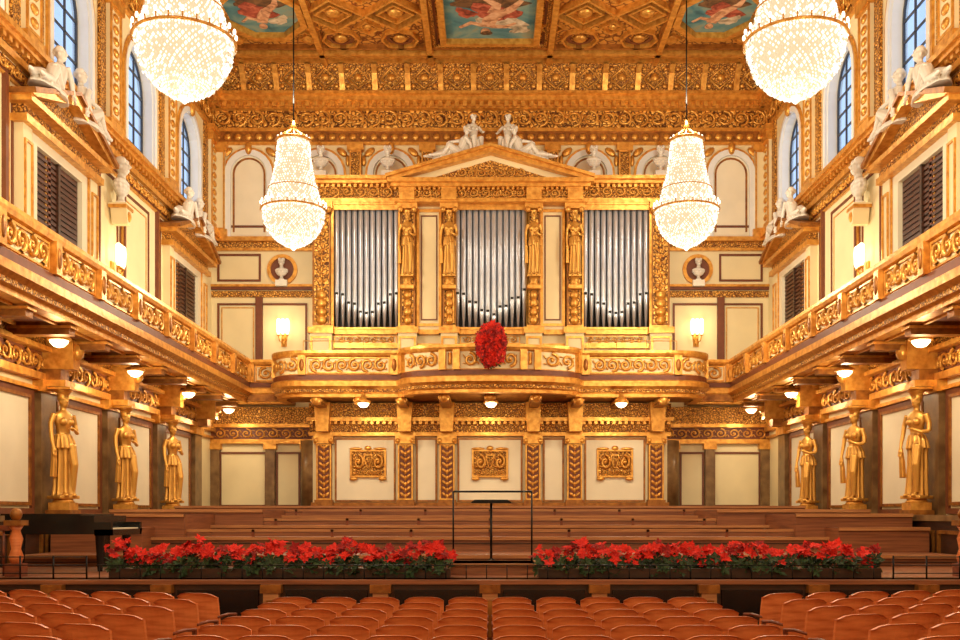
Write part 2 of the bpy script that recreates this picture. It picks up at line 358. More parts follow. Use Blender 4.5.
# ------------------------------------------------------------------ side walls
WINC=[31.9,27.4,22.9,18.4,13.9,9.4,4.9,0.4]; WHW=1.05; WZ0=9.75; WZS=11.75
CARY=[28.75,25.05,21.4,17.75,14.1]
def sidewall(T,name):
    mb=MB(T)
    mb.box(YF,YB,-.4,0,HF,WZ0,CREAM)
    mb.box(YF,YB,-.4,0,13.0,HC,CREAM)
    ed=[YF]; cs=sorted(WINC)
    for c in cs: ed+=[c-WHW,c+WHW]
    ed.append(YB)
    for i in range(0,len(ed),2): mb.box(ed[i],ed[i+1],-.4,0,WZ0,13.0,CREAM)
    for c in cs:
        a=mb.archpts(c,WHW,WZS,WZS)[1:-1]
        mb.poly([(c-WHW,13.0)]+a+[(c+WHW,13.0)],-.4,0,CREAM)
        mb.archframe(c,WHW,WZ0,WZS,.16,0,.08,JAMB); mb.archframe(c,WHW+.16,WZ0,WZS,.1,0,.06,GOLD)
        mb.archframe(c,WHW-.03,WZ0,WZS,.03,-.38,0.0,JAMB)
        mb.ell((c,.1,WZS+WHW+.15),(.16,.1,.24),GOLD)
    mb.box(YF,YB,0,.12,9.1,9.25,GOLD); mb.box(YF,YB,0,.26,9.4,9.5,GOLD); mb.box(YF,YB,0,.34,9.5,9.62,GOLD)
    mb.box(YF,YB,0,.1,9.25,9.4,ORNF); mb.dentils(8,YB,9.3,9.4,.1,.2,GOLD,.25)
    mb.box(YF,YB,0,.04,8.75,9.05,BRN); mb.box(YF,YB,0,.05,8.68,8.74,GOLD); mb.scrolls(16,YB,8.77,9.03,.04,GOLD,1.1,.09)
    for c in [x+2.25 for x in cs]+[cs[0]-2.25]:
        if c>YB-.3: continue
        mb.box(c-.7,c+.7,0,.08,9.62,13.2,ORNF)
        mb.box(c-.36,c+.36,0,.18,9.62,12.8,CREAM); mb.frame(c-.36,c+.36,9.9,12.7,.07,.18,.22,GOLD)
        for k in range(9): mb.ell((c,.2,10.15+k*.29),(.17,.05,.11),GOLD,None,8,5)
        mb.box(c-.43,c+.43,0,.27,12.7,13.0,GOLD); mb.box(c-.48,c+.48,0,.32,13.0,13.2,GOLD); mb.box(c-.43,c+.43,0,.25,9.62,9.85,GOLD)
    for c in [x+2.25 for x in cs]+[cs[0]-2.25]:
        if c>YB-.3: continue
        mb.frame(c-.62,c+.62,5.0,8.6,.07,0,.03,BRN); mb.box(c-1.0,c-.88,0,.09,4,8.7,BRN); mb.box(c+.88,c+1.0,0,.09,4,8.7,BRN)
        mb.box(c-.86,c-.8,0,.07,4,8.7,GOLD); mb.box(c+.8,c+.86,0,.07,4,8.7,GOLD)
    for c in (27.0,17.6):
        mb.frame(c-1.1+.0,c+1.1,5.6,8.5,.07,0,.03,BRN); mb.frame(c-.9,c+.9,5.8,8.3,.03,0,.02,GOLD)
    for c in (31.2,22.0,12.8,3.6):
        mb.box(c-1.15,c+1.15,0,.05,4.0,7.75,SHUT)
        for k in range(28): mb.box(c-1.05,c+1.05,.05,.09,4.2+k*.124,4.27+k*.124,SHUT)
        mb.box(c-.05,c+.05,.05,.13,4,7.75,DARK)
        mb.frame(c-1.45,c+1.45,3.9,8.0,.3,0,.16,WHITEP); mb.frame(c-1.52,c+1.52,3.8,8.07,.07,0,.2,GOLD)
        mb.box(c-1.9,c-1.5,0,.22,3.9,7.9,CREAM); mb.box(c+1.5,c+1.9,0,.22,3.9,7.9,CREAM)
        mb.frame(c-1.88,c-1.52,4.2,7.6,.05,.22,.26,GOLD); mb.frame(c+1.52,c+1.88,4.2,7.6,.05,.22,.26,GOLD)
        mb.box(c-2.0,c+2.0,0,.34,7.9,8.05,GOLD); mb.box(c-1.95,c+1.95,0,.26,8.05,8.25,ORNF); mb.box(c-2.15,c+2.15,0,.5,8.25,8.37,GOLD)
        mb.poly([(c-1.95,8.37),(c+1.95,8.37),(c,9.0)],0,.3,ORNF)
        for sg in (-1,1):
            mb.poly([(c+sg*2.2,8.37),(c+sg*2.0,8.37),(c,9.0),(c,9.22)],0,.55,GOLD)
            mb.poly([(c+sg*2.2,8.37),(c+sg*2.25,8.47),(c,9.3),(c,9.22)],0,.62,GOLDD)
    mb.box(YF,YB,0,.18,2.85,3.0,GOLD); mb.box(YF,YB,0,.1,3.0,3.45,BRN); mb.box(YF,YB,0,.3,3.45,3.55,GOLD); mb.box(YF,YB,0,.2,3.55,3.72,ORNF)
    mb.scrolls(15,YB,3.03,3.42,.1,GOLD,1.1,.09)
    mb.box(YF,YB,0,.12,2.62,2.7,GOLD)
    for c in CARY+[32.4,10.4,6.7,3.0]:
        mb.box(c-.36,c+.36,0,.16,-.1,2.7,MARB); mb.box(c-.42,c+.42,0,.22,2.6,2.85,GOLD)
        if c<32:
            mb.box(c-.26,c+.26,.1,.62,2.72,2.86,GOLD)
        mb.box(c-.2,c+.2,0,.5,2.86,3.1,GOLDD)
        mb.poly([(c-.15,3.1),(c+.15,3.1),(c+.2,3.72),(c-.2,3.72)],0,.75,GOLD)
        mb.ell((c,.78,3.5),(.13,.14,.2),GOLD)
        m=c-1.83
        mb.box(m-1.15,m+1.15,0,.04,.25,2.45,WHITEP); mb.frame(m-1.2,m+1.2,.2,2.5,.07,0,.08,GOLDD); mb.frame(m-1.38,m+1.38,.02,2.62,.12,0,.06,BRN)
    mb.box(13,YB,0,.75,HF,-.12,DARK); mb.box(13,YB,0,.82,-.12,0,MARB)
    k=13.4
    while k<YB-1: mb.frame(k,k+1.1,HF+.3,-.3,.07,.75,.8,GOLDD); k+=1.3
    mb.build(name)
sidewall(TL,'wall_left'); sidewall(TR,'wall_right')
n=0
for T in (TL,TR):
    for c in WINC:
        n+=1; mb=MB(T)
        hw=WHW-.03
        mb.poly(mb.archpts(c,hw,WZ0,WZS),-.3,-.29,GLASS)
        mb.archframe(c,hw-.07,WZ0+.0,WZS,.07,-.31,-.26,MUNT)
        for du in (-.34,.34): mb.box(c+du-.03,c+du+.03,-.31,-.27,WZ0,WZS+.85,MUNT)
        for zz in (10.25,10.75,11.25,11.75,12.25): mb.box(c-hw+.05+max(0,zz-WZS)*.3,c+hw-.05-max(0,zz-WZS)*.3,-.31,-.27,zz-.025,zz+.025,MUNT)
        mb.box(c-hw,c+hw,-.31,-.25,WZ0,WZ0+.1,MUNT)
        mb.build('window_%d'%n)

# ------------------------------------------------------------------ back wall
mb=MB(TB)
mb.box(-HW-.55,HW+.55,-.4,0,HF,HC,CREAM)
mb.box(-HW,HW,0,.1,9.1,9.2,GOLD); mb.box(-HW,HW,0,.08,9.2,9.4,ORNF); mb.box(-HW,HW,0,.24,9.4,9.55,GOLD)
mb.box(-HW,HW,0,.12,7.75,7.85,BRN); mb.box(-HW,HW,0,.16,7.85,7.93,GOLD); mb.box(-HW,HW,0,.06,7.5,7.72,ORNF)
mb.box(-HW,HW,0,.05,9.9,9.98,BRN)
mb.box(-HW,HW,0,.08,12.75,12.85,GOLD); mb.box(-HW,HW,0,.05,12.85,13.2,GOLDD)
k=-9.4
while k<9.5: mb.ell((k,.06,13.02),(.13,.06,.12),GOLD,None,8,5); k+=.36
AC=[8.3-2.45*i for i in range(3)]; AC=AC+[-a for a in AC]+[.85,-.85]
for c in AC:
    mb.poly(mb.archpts(c,.62,9.6,11.75),0,.03,WHITEP)
    mb.archframe(c,.5,9.75,11.75,.06,.03,.06,GOLDD)
    mb.archframe(c,.62,9.55,11.75,.2,0,.14,JAMB); mb.archframe(c,.82,9.55,11.75,.08,0,.1,GOLD)
    mb.ell((c,.14,12.6),(.12,.12,.22),GOLD)
    for q in (-1,1):
        mb.ell((c+q*.75,.05,12.5),(.22,.05,.12),GOLD,((0,1,0),q*.7),8,5); mb.ell((c+q*.95,.05,12.2),(.08,.05,.2),GOLD,None,8,5)
for sg in (-1,1):
    for c in (9.3,7.07,4.62,2.15):
        c*=sg
        mb.box(c-.2,c+.2,0,.18,9.55,12.75,CREAM if abs(c)>9 else ORNF); mb.frame(c-.2,c+.2,9.8,12.5,.05,.18,.22,GOLD)
        mb.box(c-.28,c+.28,0,.28,12.5,12.75,GOLD); mb.box(c-.28,c+.28,0,.26,9.55,9.8,GOLD)
    a,b_=sorted((sg*9.4,sg*8.0)); mb.frame(a,b_,4.3,7.3,.07,0,.04,BRN); mb.frame(a+.14,b_-.14,4.44,7.16,.03,0,.03,GOLD)
    a,b_=sorted((sg*7.9,sg*6.3)); mb.frame(a,b_,4.3,7.3,.07,0,.04,BRN)
    a,b_=sorted((sg*9.4,sg*7.9)); mb.frame(a,b_,8.05,9.0,.07,0,.04,BRN)
    mb.box(sg*7.95-.12,sg*7.95+.12,0,.1,4,7.5,BRN)
    c=sg*7.15
    mb.diamond(c,8.45,.52,.12,0,.12,GOLD,24); mb.diamond(c,8.45,.42,.4,0,.05,BRN,24)
    mb.box(c-.2,c+.2,0,.3,7.85,8.05,STONE)
    a,b_=sorted((sg*9.25,sg*7.75)); mb.box(a,b_,0,.04,.35,2.1,CREAM); mb.frame(a-.07,b_+.07,.28,2.17,.07,0,.08,BRN)
    a,b_=sorted((sg*7.3,sg*6.6)); mb.box(a,b_,0,.04,.35,2.1,CREAM); mb.frame(a-.07,b_+.07,.28,2.17,.07,0,.08,BRN)
    for c in (9.45,7.55,6.3): mb.box(sg*c-.16,sg*c+.16,0,.2,0,2.4,MARB); mb.box(sg*c-.22,sg*c+.22,0,.26,2.25,2.45,GOLD)
mb.box(-HW,HW,0,.2,2.45,2.6,GOLD); mb.box(-HW,HW,0,.12,2.6,3.0,BRN); mb.box(-HW,HW,0,.3,3.0,3.12,GOLD); mb.box(-HW,HW,0,.2,3.12,3.7,ORNF)
mb.scrolls(-9.5,-5.9,2.63,2.97,.12,GOLD,1.3,.08); mb.scrolls(5.9,9.5,2.63,2.97,.12,GOLD,1.3,.08)
W=1.2
mb.box(-5.9,5.9,0,W,HF,3.75,CREAM)
for sg in (-1,1):
    mb.tube([(sg*5.9,W-.55,0.2),(sg*5.9,W-.55,2.5)],.5,MARB,20)
mb.box(-5.95,5.95,W,W+.1,.2,.42,GOLDD)
mb.box(-6,6,W,W+.2,2.62,2.74,GOLD); mb.box(-6,6,W,W+.12,2.74,3.1,ORNF); mb.box(-6.05,6.05,W,W+.35,3.1,3.22,GOLD); mb.box(-6,6,W,W+.2,3.22,3.7,ORNF)
mb.dentils(-6,6,3.0,3.1,W+.1,W+.28,GOLD,.2)
for c in (-5.5,-2.8,-1.42,1.42,2.8,5.5):
    mb.box(c-.25,c+.25,W,W+.2,.2,2.62,BRN); mb.frame(c-.25,c+.25,.5,2.35,.05,W+.2,W+.24,GOLD)
    for k in range(9):
        z=.62+k*.2; mb.ell((c,W+.21,z),(.05,.05,.09),GOLD,None,6,4)
        for q in (-1,1): mb.ell((c+q*.1,W+.21,z+.06),(.05,.03,.1),GOLD,((0,1,0),q*.8),6,4)
    mb.box(c-.32,c+.32,W,W+.34,2.36,2.62,GOLD); mb.box(c-.3,c+.3,W,W+.3,.2,.5,GOLDD)
    for q in (-1,1): mb.ell((c+q*.24,W+.32,2.45),(.09,.08,.09),GOLD,None,8,5)
    mb.poly([(c-.2,2.74),(c+.2,2.74),(c+.26,3.7),(c-.26,3.7)],W+.1,W+.6,GOLD)
for a,b_ in ((-5.1,-3.2),(-2.4,-1.82),(-1.02,1.02),(1.82,2.4),(3.2,5.1)):
    mb.box(a,b_,W,W+.03,.5,2.5,WHITEP); mb.frame(a-.06,b_+.06,.44,2.56,.06,W,W+.05,GOLDD)
mb.build('wall_back')

def plaque(c):   # gilt relief: lyre between two griffin-like scrolls in a frame
    mb=MB(TB); w=W+.03; z=1.7
    mb.box(c-.56,c+.56,w,w+.03,z-.42,z+.44,ORNF)
    mb.frame(c-.6,c+.6,z-.45,z+.47,.06,w,w+.09,GOLD)
    mb.scrolls(c-.5,c-.14,z-.2,z+.3,w+.05,GOLD,.8,.1); mb.scrolls(c+.14,c+.5,z-.2,z+.3,w+.05,GOLD,.8,.1)
    mb.tube([(c-.1,w+.07,z+.36),(c-.13,w+.07,z+.2),(c-.05,w+.07,z-.1),(c,w+.07,z-.16),(c+.05,w+.07,z-.1),(c+.13,w+.07,z+.2),(c+.1,w+.07,z+.36)],.025,GOLD,6)
    for q in (-.04,0,.04): mb.tube([(c+q,w+.06,z-.12),(c+q,w+.06,z+.3)],.008,GOLD,4)
    mb.box(c-.14,c+.14,w+.03,w+.09,z+.27,z+.31,GOLD)
    mb.scrolls(c-.45,c+.45,z-.38,z-.22,w+.04,GOLD,1.2,.1)
    for q in (-1,1): mb.ell((c+q*.48,w+.08,z-.5),(.14,.05,.06),GOLD); mb.ell((c+q*.4,w+.08,z+.5),(.22,.05,.05),GOLD)
    mb.ell((c,w+.08,z+.52),(.12,.05,.08),GOLD)
    mb.build('gilded_emblem_plaque')
for c in (-4.05,0,4.15): plaque(c)

# ------------------------------------------------------------------ gallery balcony
def arc(cx,cy,rx,ry,a0,a1,n):
    return [(cx+rx*math.cos(math.radians(a0+(a1-a0)*i/n)),cy+ry*math.sin(math.radians(a0+(a1-a0)*i/n))) for i in range(n+1)]
half=[(-8.1,YF+.1),(-8.1,33.35),(-6.9,33.35)]+arc(-5.9,32.5,1.0,1.0,180,270,8)+[(-2.9,31.5)]
bow=[(-2.7*math.cos(t*pi/24),31.4-1.1*math.sin(t*pi/24)**.8) for t in range(0,25)]
path=half+bow+[(-x,y) for x,y in reversed(half)]
mb=MB()
prof=[(-.3,3.72),(0,3.72),(.0,3.82),(.08,3.86),(.08,3.96),(.2,4.04),(.2,4.2),(.12,4.24),(.12,4.4),(.05,4.44),(.05,4.96),(.14,5.0),(.17,5.08),(.17,5.16),(-.15,5.16),(-.15,4.3),(-.3,4.3)]
pm=[GOLD,GOLD,GOLD,ORNF,GOLD,GOLD,GOLD,BRN,GOLD,CREAM,GOLD,GOLD,GOLD,GOLD,CREAM,CREAM,GOLDD]
sweep(mb,path,prof,pm)
for sg in (-1,1):
    a,b_=sorted((sg*8.25,sg*HW)); mb.box(a,b_,YF,YB,3.78,4.05,GOLDD)
    a,b_=sorted((sg*6.7,sg*8.3)); mb.box(a,b_,33.2,YB,3.78,4.05,GOLDD)
org=[(x,y) for x,y in path if -6.95<x<6.95 and y<33.36]
n=len(org)
vs=[(x,y+.05,z) for z in (3.76,4.05) for x,y in org]; 
mb.add(vs,[tuple(range(n)),tuple(range(2*n-1,n-1,-1))]+[(i,(i+1)%n,n+(i+1)%n,n+i) for i in range(n)],GOLDD)
def panelsT(T,l,pl):
    mb.T=T; N=max(1,round(l/pl)); c=l/N
    for i in range(N+1):
        u=i*c
        mb.box(u-.12,u+.12,.02,.2,4.4,5.0,GOLD); mb.ell((u,.2,4.7),(.08,.04,.2),GOLDD,None,8,5)
        if i==N: break
        mb.frame(u+.15,u+c-.15,4.45,4.96,.04,.05,.09,GOLD)
        mb.scrolls(u+.24,u+c-.24,4.5,4.92,.06,GOLD,1.0,.1)
    mb.T=None
for sg in (-1,1):
    panelsT(lambda u,w,z:(sg*(8.1-w),12+u,z),21.2,2.15)
    panelsT(lambda u,w,z:(sg*(6.95+u),33.35-w,z),1.0,1.05)
    panelsT(lambda u,w,z:(sg*(3.0+u),31.5-w,z),2.9,2.9)
cum=[0]
for i in range(len(bow)-1): cum.append(cum[-1]+math.dist(bow[i],bow[i+1]))
LB=cum[-1]
def TBow(u,w,z):
    u=min(max(u,0),LB-1e-4)
    for i in range(len(bow)-1):
        if cum[i+1]>=u: break
    t=(u-cum[i])/(cum[i+1]-cum[i]); a,b_=bow[i],bow[i+1]
    dx,dy=b_[0]-a[0],b_[1]-a[1]; l=math.hypot(dx,dy)
    return (a[0]+(b_[0]-a[0])*t+dy/l*w,a[1]+(b_[1]-a[1])*t-dx/l*w,z)
mb.T=TBow
cuts=[.3,1.75,LB/2-1.0,LB/2+1.0,LB-1.75,LB-.3]
for i in range(5):
    a,b_=cuts[i],cuts[i+1]
    mb.scrolls(a+.2,b_-.2,4.5,4.92,.06,GOLD,1.0,.1)
for c in cuts: mb.box(c-.1,c+.1,.02,.2,4.4,5.0,GOLD)
mb.T=None
for sg in (-1,1):
    def TA(u,w,z,sg=sg):
        a=math.radians(180+90*u/1.57); return (-sg*(-5.9+(1+w)*math.cos(a)),32.5+(1+w)*math.sin(a),z)
    mb.T=TA; mb.scrolls(.15,1.45,4.5,4.92,.06,GOLD,1.0,.1)
    for c in (0.02,1.55): mb.box(c-.08,c+.08,.02,.18,4.4,5,GOLD)
mb.T=None
for sg,T in ((-1,TL),(1,TR)):
    mb.T=T
    y=28.75+3.65
    while y>8:
        mb.box(y-.14,y+.14,.1,1.4,3.52,3.8,GOLDD); mb.box(y-.18,y+.18,.1,1.45,3.64,3.69,GOLD)
        mb.box(y-1.6,y-.25,.35,.42,3.68,3.78,GOLD); mb.box(y-1.6,y-.25,1.15,1.22,3.68,3.78,GOLD); mb.box(y-1.6,y-.25,.45,1.12,3.74,3.78,BRN)
        y-=1.825
mb.T=None
for x in (-5.5,-4.15,-2.8,-1.42,0,1.42,2.8,4.15,5.5):
    y0=31.6 if abs(x)>2.7 else 30.8
    mb.box(x-.15,x+.15,y0,33.3,3.5,3.78,GOLDD); mb.box(x-.18,x+.18,y0,33.3,3.6,3.66,GOLD)
    mb.ell((x,y0+.05,3.62),(.17,.15,.15),GOLD)
for sg in (-1,1):
    mb.tube([(sg*3.1,31.6,5.5),(sg*5.9,31.6,5.5)],.015,GOLD,5)
    for x in (3.1,4.0,4.95,5.9): mb.tube([(sg*x,31.6,5.1),(sg*x,31.6,5.5)],.012,GOLD,5)
mb.build('gallery_balcony')

# ------------------------------------------------------------------ pipe organ
YO=33.4
mb=MB(lambda u,w,z:(u,YO-w,z))
mb.box(-5.95,5.95,-1.1,-.15,4.05,11.3,BRN)
mb.box(-5.95,5.95,-.2,.0,4.05,6.0,CREAM); mb.box(-6,6,-.2,.18,5.55,5.7,GOLD); mb.box(-6,6,-.2,.25,6.0,6.15,GOLD)
for c0,c1 in ((-5.2,-3.1),(-1.0,1.0),(3.1,5.2)): mb.frame(c0,c1,5.72,5.98,.03,0,.04,GOLD); mb.scrolls(c0+.1,c1-.1,5.75,5.95,.02,GOLD,1.3,.1)
def pipes(a,b_,N,z0,z1,vee):
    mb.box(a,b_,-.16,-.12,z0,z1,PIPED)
    d=(b_-a)/N
    for i in range(N):
        u=a+d*(i+.5); t=abs((i+.5)/N*2-1); zm=z0+.3+vee*(t)*.85+ (0.12 if i%2 else 0)
        r=d*.44
        mb.lathe((u,.06,0),[(r*.35,z0),(r*.95,zm-.02),(r,zm),(r,z1-.02),(r*.9,z1)],PIPE,12)
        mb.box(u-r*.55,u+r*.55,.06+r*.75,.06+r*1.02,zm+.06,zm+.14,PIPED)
        mb.poly([(u-r*.6,zm+.14),(u+r*.6,zm+.14),(u,zm+.42)],.06+r*.9,.06+r*1.03,PIPE)
pipes(-5.2,-3.02,11,6.2,10.25,1); pipes(-1.18,1.24,12,6.2,10.25,1); pipes(3.08,5.3,11,6.2,10.25,1)
for a,b_ in ((-5.2,-3.02),(-1.18,1.24),(3.08,5.3)):
    mb.box(a,b_,.2,.26,10.12,10.3,GOLD); mb.frame(a-.06,b_+.06,6.14,10.36,.08,.15,.3,GOLD)
for a,b_ in ((-2.45,-1.62),(1.68,2.5)):
    mb.box(a,b_,-.15,0,6.15,10.4,CREAM); mb.frame(a,b_,6.3,10.2,.09,0,.06,GOLD); mb.frame(a+.14,b_-.14,6.5,10.0,.04,0,.03,BRN)
for c,hw in ((-5.58,.3),(-2.73,.25),(-1.35,.22),(1.45,.22),(2.8,.25),(5.65,.3)):
    mb.box(c-hw,c+hw,-.15,.25,6.0,10.35,GOLD)
    mb.box(c-hw-.06,c+hw+.06,-.15,.4,5.0,6.0,CREAM); mb.frame(c-hw-.04,c+hw+.04,5.1,5.9,.07,.4,.45,GOLD); mb.box(c-hw-.12,c+hw+.12,-.15,.5,6.0,6.2,GOLD)
    mb.box(c-hw-.08,c+hw+.08,-.15,.45,10.12,10.35,GOLD)
    for q in (-1,1): mb.ell((c+q*hw*.9,.42,10.08),(.1,.1,.1),GOLD,None,8,5)
    mb.frame(c-hw,c+hw,6.3,10.05,.05,.25,.3,GOLDD); mb.box(c-hw+.06,c+hw-.06,.25,.26,6.35,10.0,ORN)
    for k in range(4): mb.ell((c,.3,6.45+k*.28),(hw*.62,.1,.16),GOLD,None,8,5)
    if abs(c)>5:
        for k in range(17):
            z=6.5+k*.205; mb.ell((c,.27,z),(.05,.06,.1),GOLD,None,6,4)
            for q in (-1,1): mb.ell((c+q*.12,.26,z+.06),(.045,.04,.1),GOLD,((0,1,0),q*.8),6,4)
mb.box(-5.98,5.98,-1,.3,10.35,10.5,GOLD); mb.box(-5.9,5.9,-1,.2,10.5,10.95,ORNF); mb.scrolls(-5.85,-3.2,10.55,10.9,.22,GOLD,1.3,.08); mb.scrolls(3.2,5.85,10.55,10.9,.22,GOLD,1.3,.08)
mb.box(-6.05,-3.2,-1,.45,10.95,11.05,GOLD); mb.box(3.2,6.05,-1,.45,10.95,11.05,GOLD); mb.dentils(-6,6,10.85,10.95,.2,.35,GOLD,.18)
mb.box(-6.15,-3.2,-1,.6,11.05,11.16,GOLD); mb.box(3.2,6.15,-1,.6,11.05,11.16,GOLD)
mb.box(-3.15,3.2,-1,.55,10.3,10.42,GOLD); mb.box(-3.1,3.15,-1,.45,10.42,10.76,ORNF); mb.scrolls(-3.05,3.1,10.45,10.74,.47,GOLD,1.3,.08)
for c in (-2.73,-1.35,1.45,2.8): mb.box(c-.25,c+.25,.4,.62,10.35,10.78,GOLD)
mb.box(-3.25,3.3,-1,.7,10.76,10.87,GOLD); mb.dentils(-3.2,3.25,10.68,10.76,.45,.6,GOLD,.16); mb.box(-3.35,3.4,-1,.85,10.87,11.0,GOLD)
mb.poly([(-3.1,11.0),(3.15,11.0),(0.02,11.9)],-1,.5,CREAM)
mb.poly([(-1.9,11.08),(1.95,11.08),(0.02,11.66)],.45,.53,ORNF)
mb.scrolls(-1.1,1.15,11.1,11.38,.53,GOLD,1.2,.08)
for sg in (-1,1):
    mb.poly([(sg*3.4,11.0),(sg*3.0,11.0),(0.02,11.83),(0.02,12.0)],-1,.8,GOLD)
    mb.poly([(sg*3.4,11.0),(sg*3.42,11.1),(0.02,12.1),(0.02,12.0)],-1,.92,GOLD)
for x in (-5.7,-3.45,3.5,5.75): mb.box(x-.2,x+.2,-.5,-.1,11.1,11.55,STONE)
mb.build('pipe_organ')

# ------------------------------------------------------------------ statues
def figmesh(name,fn,voxel,mat):
    mb=MB(); fn(mb); me=mb.mesh('tmp_'+name,0,True); o=bpy.data.objects.new('tmp',me); sc.collection.objects.link(o)
    md=o.modifiers.new('r','REMESH'); md.mode='VOXEL'; md.voxel_size=voxel; md.use_smooth_shade=True
    sm=o.modifiers.new('s','SMOOTH'); sm.factor=.4; sm.iterations=1
    dg=bpy.context.evaluated_depsgraph_get(); dg.update()
    me2=bpy.data.meshes.new_from_object(o.evaluated_get(dg)); me2.name=name
    me2.materials.clear(); me2.materials.append(mat)
    for p in me2.polygons: p.use_smooth=True; p.material_index=0
    bpy.data.objects.remove(o); return me2
def head(mb,c,s=1,tilt=0):
    x,y,z=c; M=STONE
    mb.ell((x,y,z),(.042*s,.05*s,.062*s),M); mb.ell((x,y-.012*s,z-.03*s),(.032*s,.036*s,.034*s),M)
    mb.tube([(x,y-.045*s,z+.012*s),(x,y-.062*s,z-.01*s)],[.007*s,.012*s],M,6)
    mb.ell((x,y-.044*s,z-.032*s),(.016*s,.009*s,.007*s),M,None,8,6)
    for q in (-1,1):
        mb.ell((x+q*.018*s,y-.043*s,z+.018*s),(.014*s,.008*s,.005*s),M,None,8,6); mb.ell((x+q*.043*s,y,z-.005*s),(.008*s,.014*s,.018*s),M,None,8,6)
        mb.ell((x+q*.03*s,y+.005*s,z+.035*s),(.026*s,.045*s,.035*s),M)
    mb.ell((x,y+.045*s,z+.02*s),(.036*s,.032*s,.036*s),M)
def hand(mb,p,d,s=1):
    P=Vector(p); D=Vector(d).normalized(); sd=D.cross(Vector((0,0,1))); sd=sd.normalized() if sd.length>.1 else Vector((1,0,0))
    mb.ell(tuple(P+D*.02*s),(.02*s,.02*s,.022*s),STONE,None,8,6)
    for i in range(4):
        a=P+D*.03*s+sd*(i-1.5)*.011*s; L=(.034,.04,.037,.028)[i]*s
        mb.tube([tuple(a),tuple(a+D*L*.6),tuple(a+D*L+Vector((0,0,-.01*s)))],[.0065*s,.006*s,.005*s],STONE,6)
    a=P+D*.01*s-sd*.02*s; mb.tube([tuple(a),tuple(a+D*.025*s-sd*.012*s)],[.007*s,.005*s],STONE,6)
def caryatid(mb):
    M=STONE
    mb.box(-.11,.11,-.1,.1,0,.03,M)
    mb.loft([(0,0,.03,.105,.088,.13),(.005,0,.12,.097,.08,.14),(.01,0,.28,.092,.074,.13),(.012,0,.42,.09,.073,.11),(.015,0,.5,.098,.078,.06),(.01,0,.55,.09,.07,.04),(.0,0,.62,.062,.05,.02),(0,0,.66,.068,.055,.0),(0,-.004,.71,.086,.066,.0),(0,0,.77,.095,.056,0),(0,0,.8,.082,.047,0),(0,0,.825,.042,.037,0)],M,54,9)
    mb.loft([(0.012,0,.47,.11,.09,.12),(.01,0,.54,.1,.08,.1),(0,0,.6,.08,.064,.05)],M,52,13)
    for q in (-1,1):
        mb.ell((q*.042,-.052,.72),(.032,.03,.032),M)
        mb.ell((q*.045,-.09,.035),(.025,.04,.016),M)
    mb.tube([(.045,-.05,.5),(.055,-.085,.32),(.05,-.07,.06)],[.05,.038,.025],M,10)
    mb.tube([(0,0,.8),(0,0,.9)],[.032,.028],M,10)
    head(mb,(0,-.008,.915),.95)
    mb.lathe((0,0.005,.96),[(.03,0),(.055,.01),(.06,.03),(.05,.04)],M,12)
    mb.tube([(.1,0,.79),(.13,.005,.7),(.14,-.01,.63)],[.03,.026,.022],M,8); mb.tube([(.14,-.01,.63),(.1,-.07,.62),(.045,-.1,.645)],[.022,.019,.015],M,8); hand(mb,(.045,-.1,.645),(-1,-.1,.3))
    mb.tube([(-.1,0,.79),(-.135,0,.7),(-.14,-.01,.62)],[.03,.025,.022],M,8); mb.tube([(-.14,-.01,.62),(-.145,-.03,.54),(-.14,-.05,.47)],[.022,.019,.015],M,8); hand(mb,(-.14,-.05,.47),(0,-.3,-1))
    mb.loft([(-.13,-.03,.2,.03,.026,.2),(-.13,-.04,.35,.027,.026,.15),(-.14,-.045,.48,.02,.018,.1)],M,20,5)
def reclining(mb):   # lying along +X, front -Y, head at x<0
    M=STONE
    mb.loft([(0,0,0,.32,.13,.03),(0,0,.05,.3,.12,.03)],M)
    mb.tube([(-.1,0,.1),(-.16,-.01,.2),(-.2,-.01,.3),(-.21,0,.36)],[.085,.075,.085,.05],M,12)
    mb.tube([(-.215,0,.36),(-.22,-.01,.42)],[.03,.028],M,8); head(mb,(-.225,-.015,.46),1.05)
    mb.tube([(-.1,-.02,.1),(.06,-.07,.2),(.14,-.08,.07),(.3,-.08,.05)],[.085,.065,.045,.03],M,10)
    mb.tube([(-.1,.03,.1),(.12,.02,.13),(.3,0,.07),(.4,-.02,.05)],[.08,.062,.042,.026],M,10)
    mb.ell((.42,-.03,.05),(.045,.02,.02),M); mb.ell((.33,-.09,.05),(.045,.02,.02),M)
    mb.loft([(.05,-.02,.02,.22,.1,.12),(.04,-.01,.1,.18,.09,.14),(.02,0,.16,.1,.07,.12)],M,44,11)
    mb.tube([(-.2,-.08,.33),(-.28,-.09,.22),(-.3,-.1,.1)],[.032,.027,.02],M,8); hand(mb,(-.3,-.1,.1),(-.3,-.2,-1))
    mb.tube([(-.19,.06,.33),(-.08,-.04,.28),(.03,-.09,.25)],[.032,.027,.02],M,8); hand(mb,(.03,-.09,.25),(1,0,-.2))
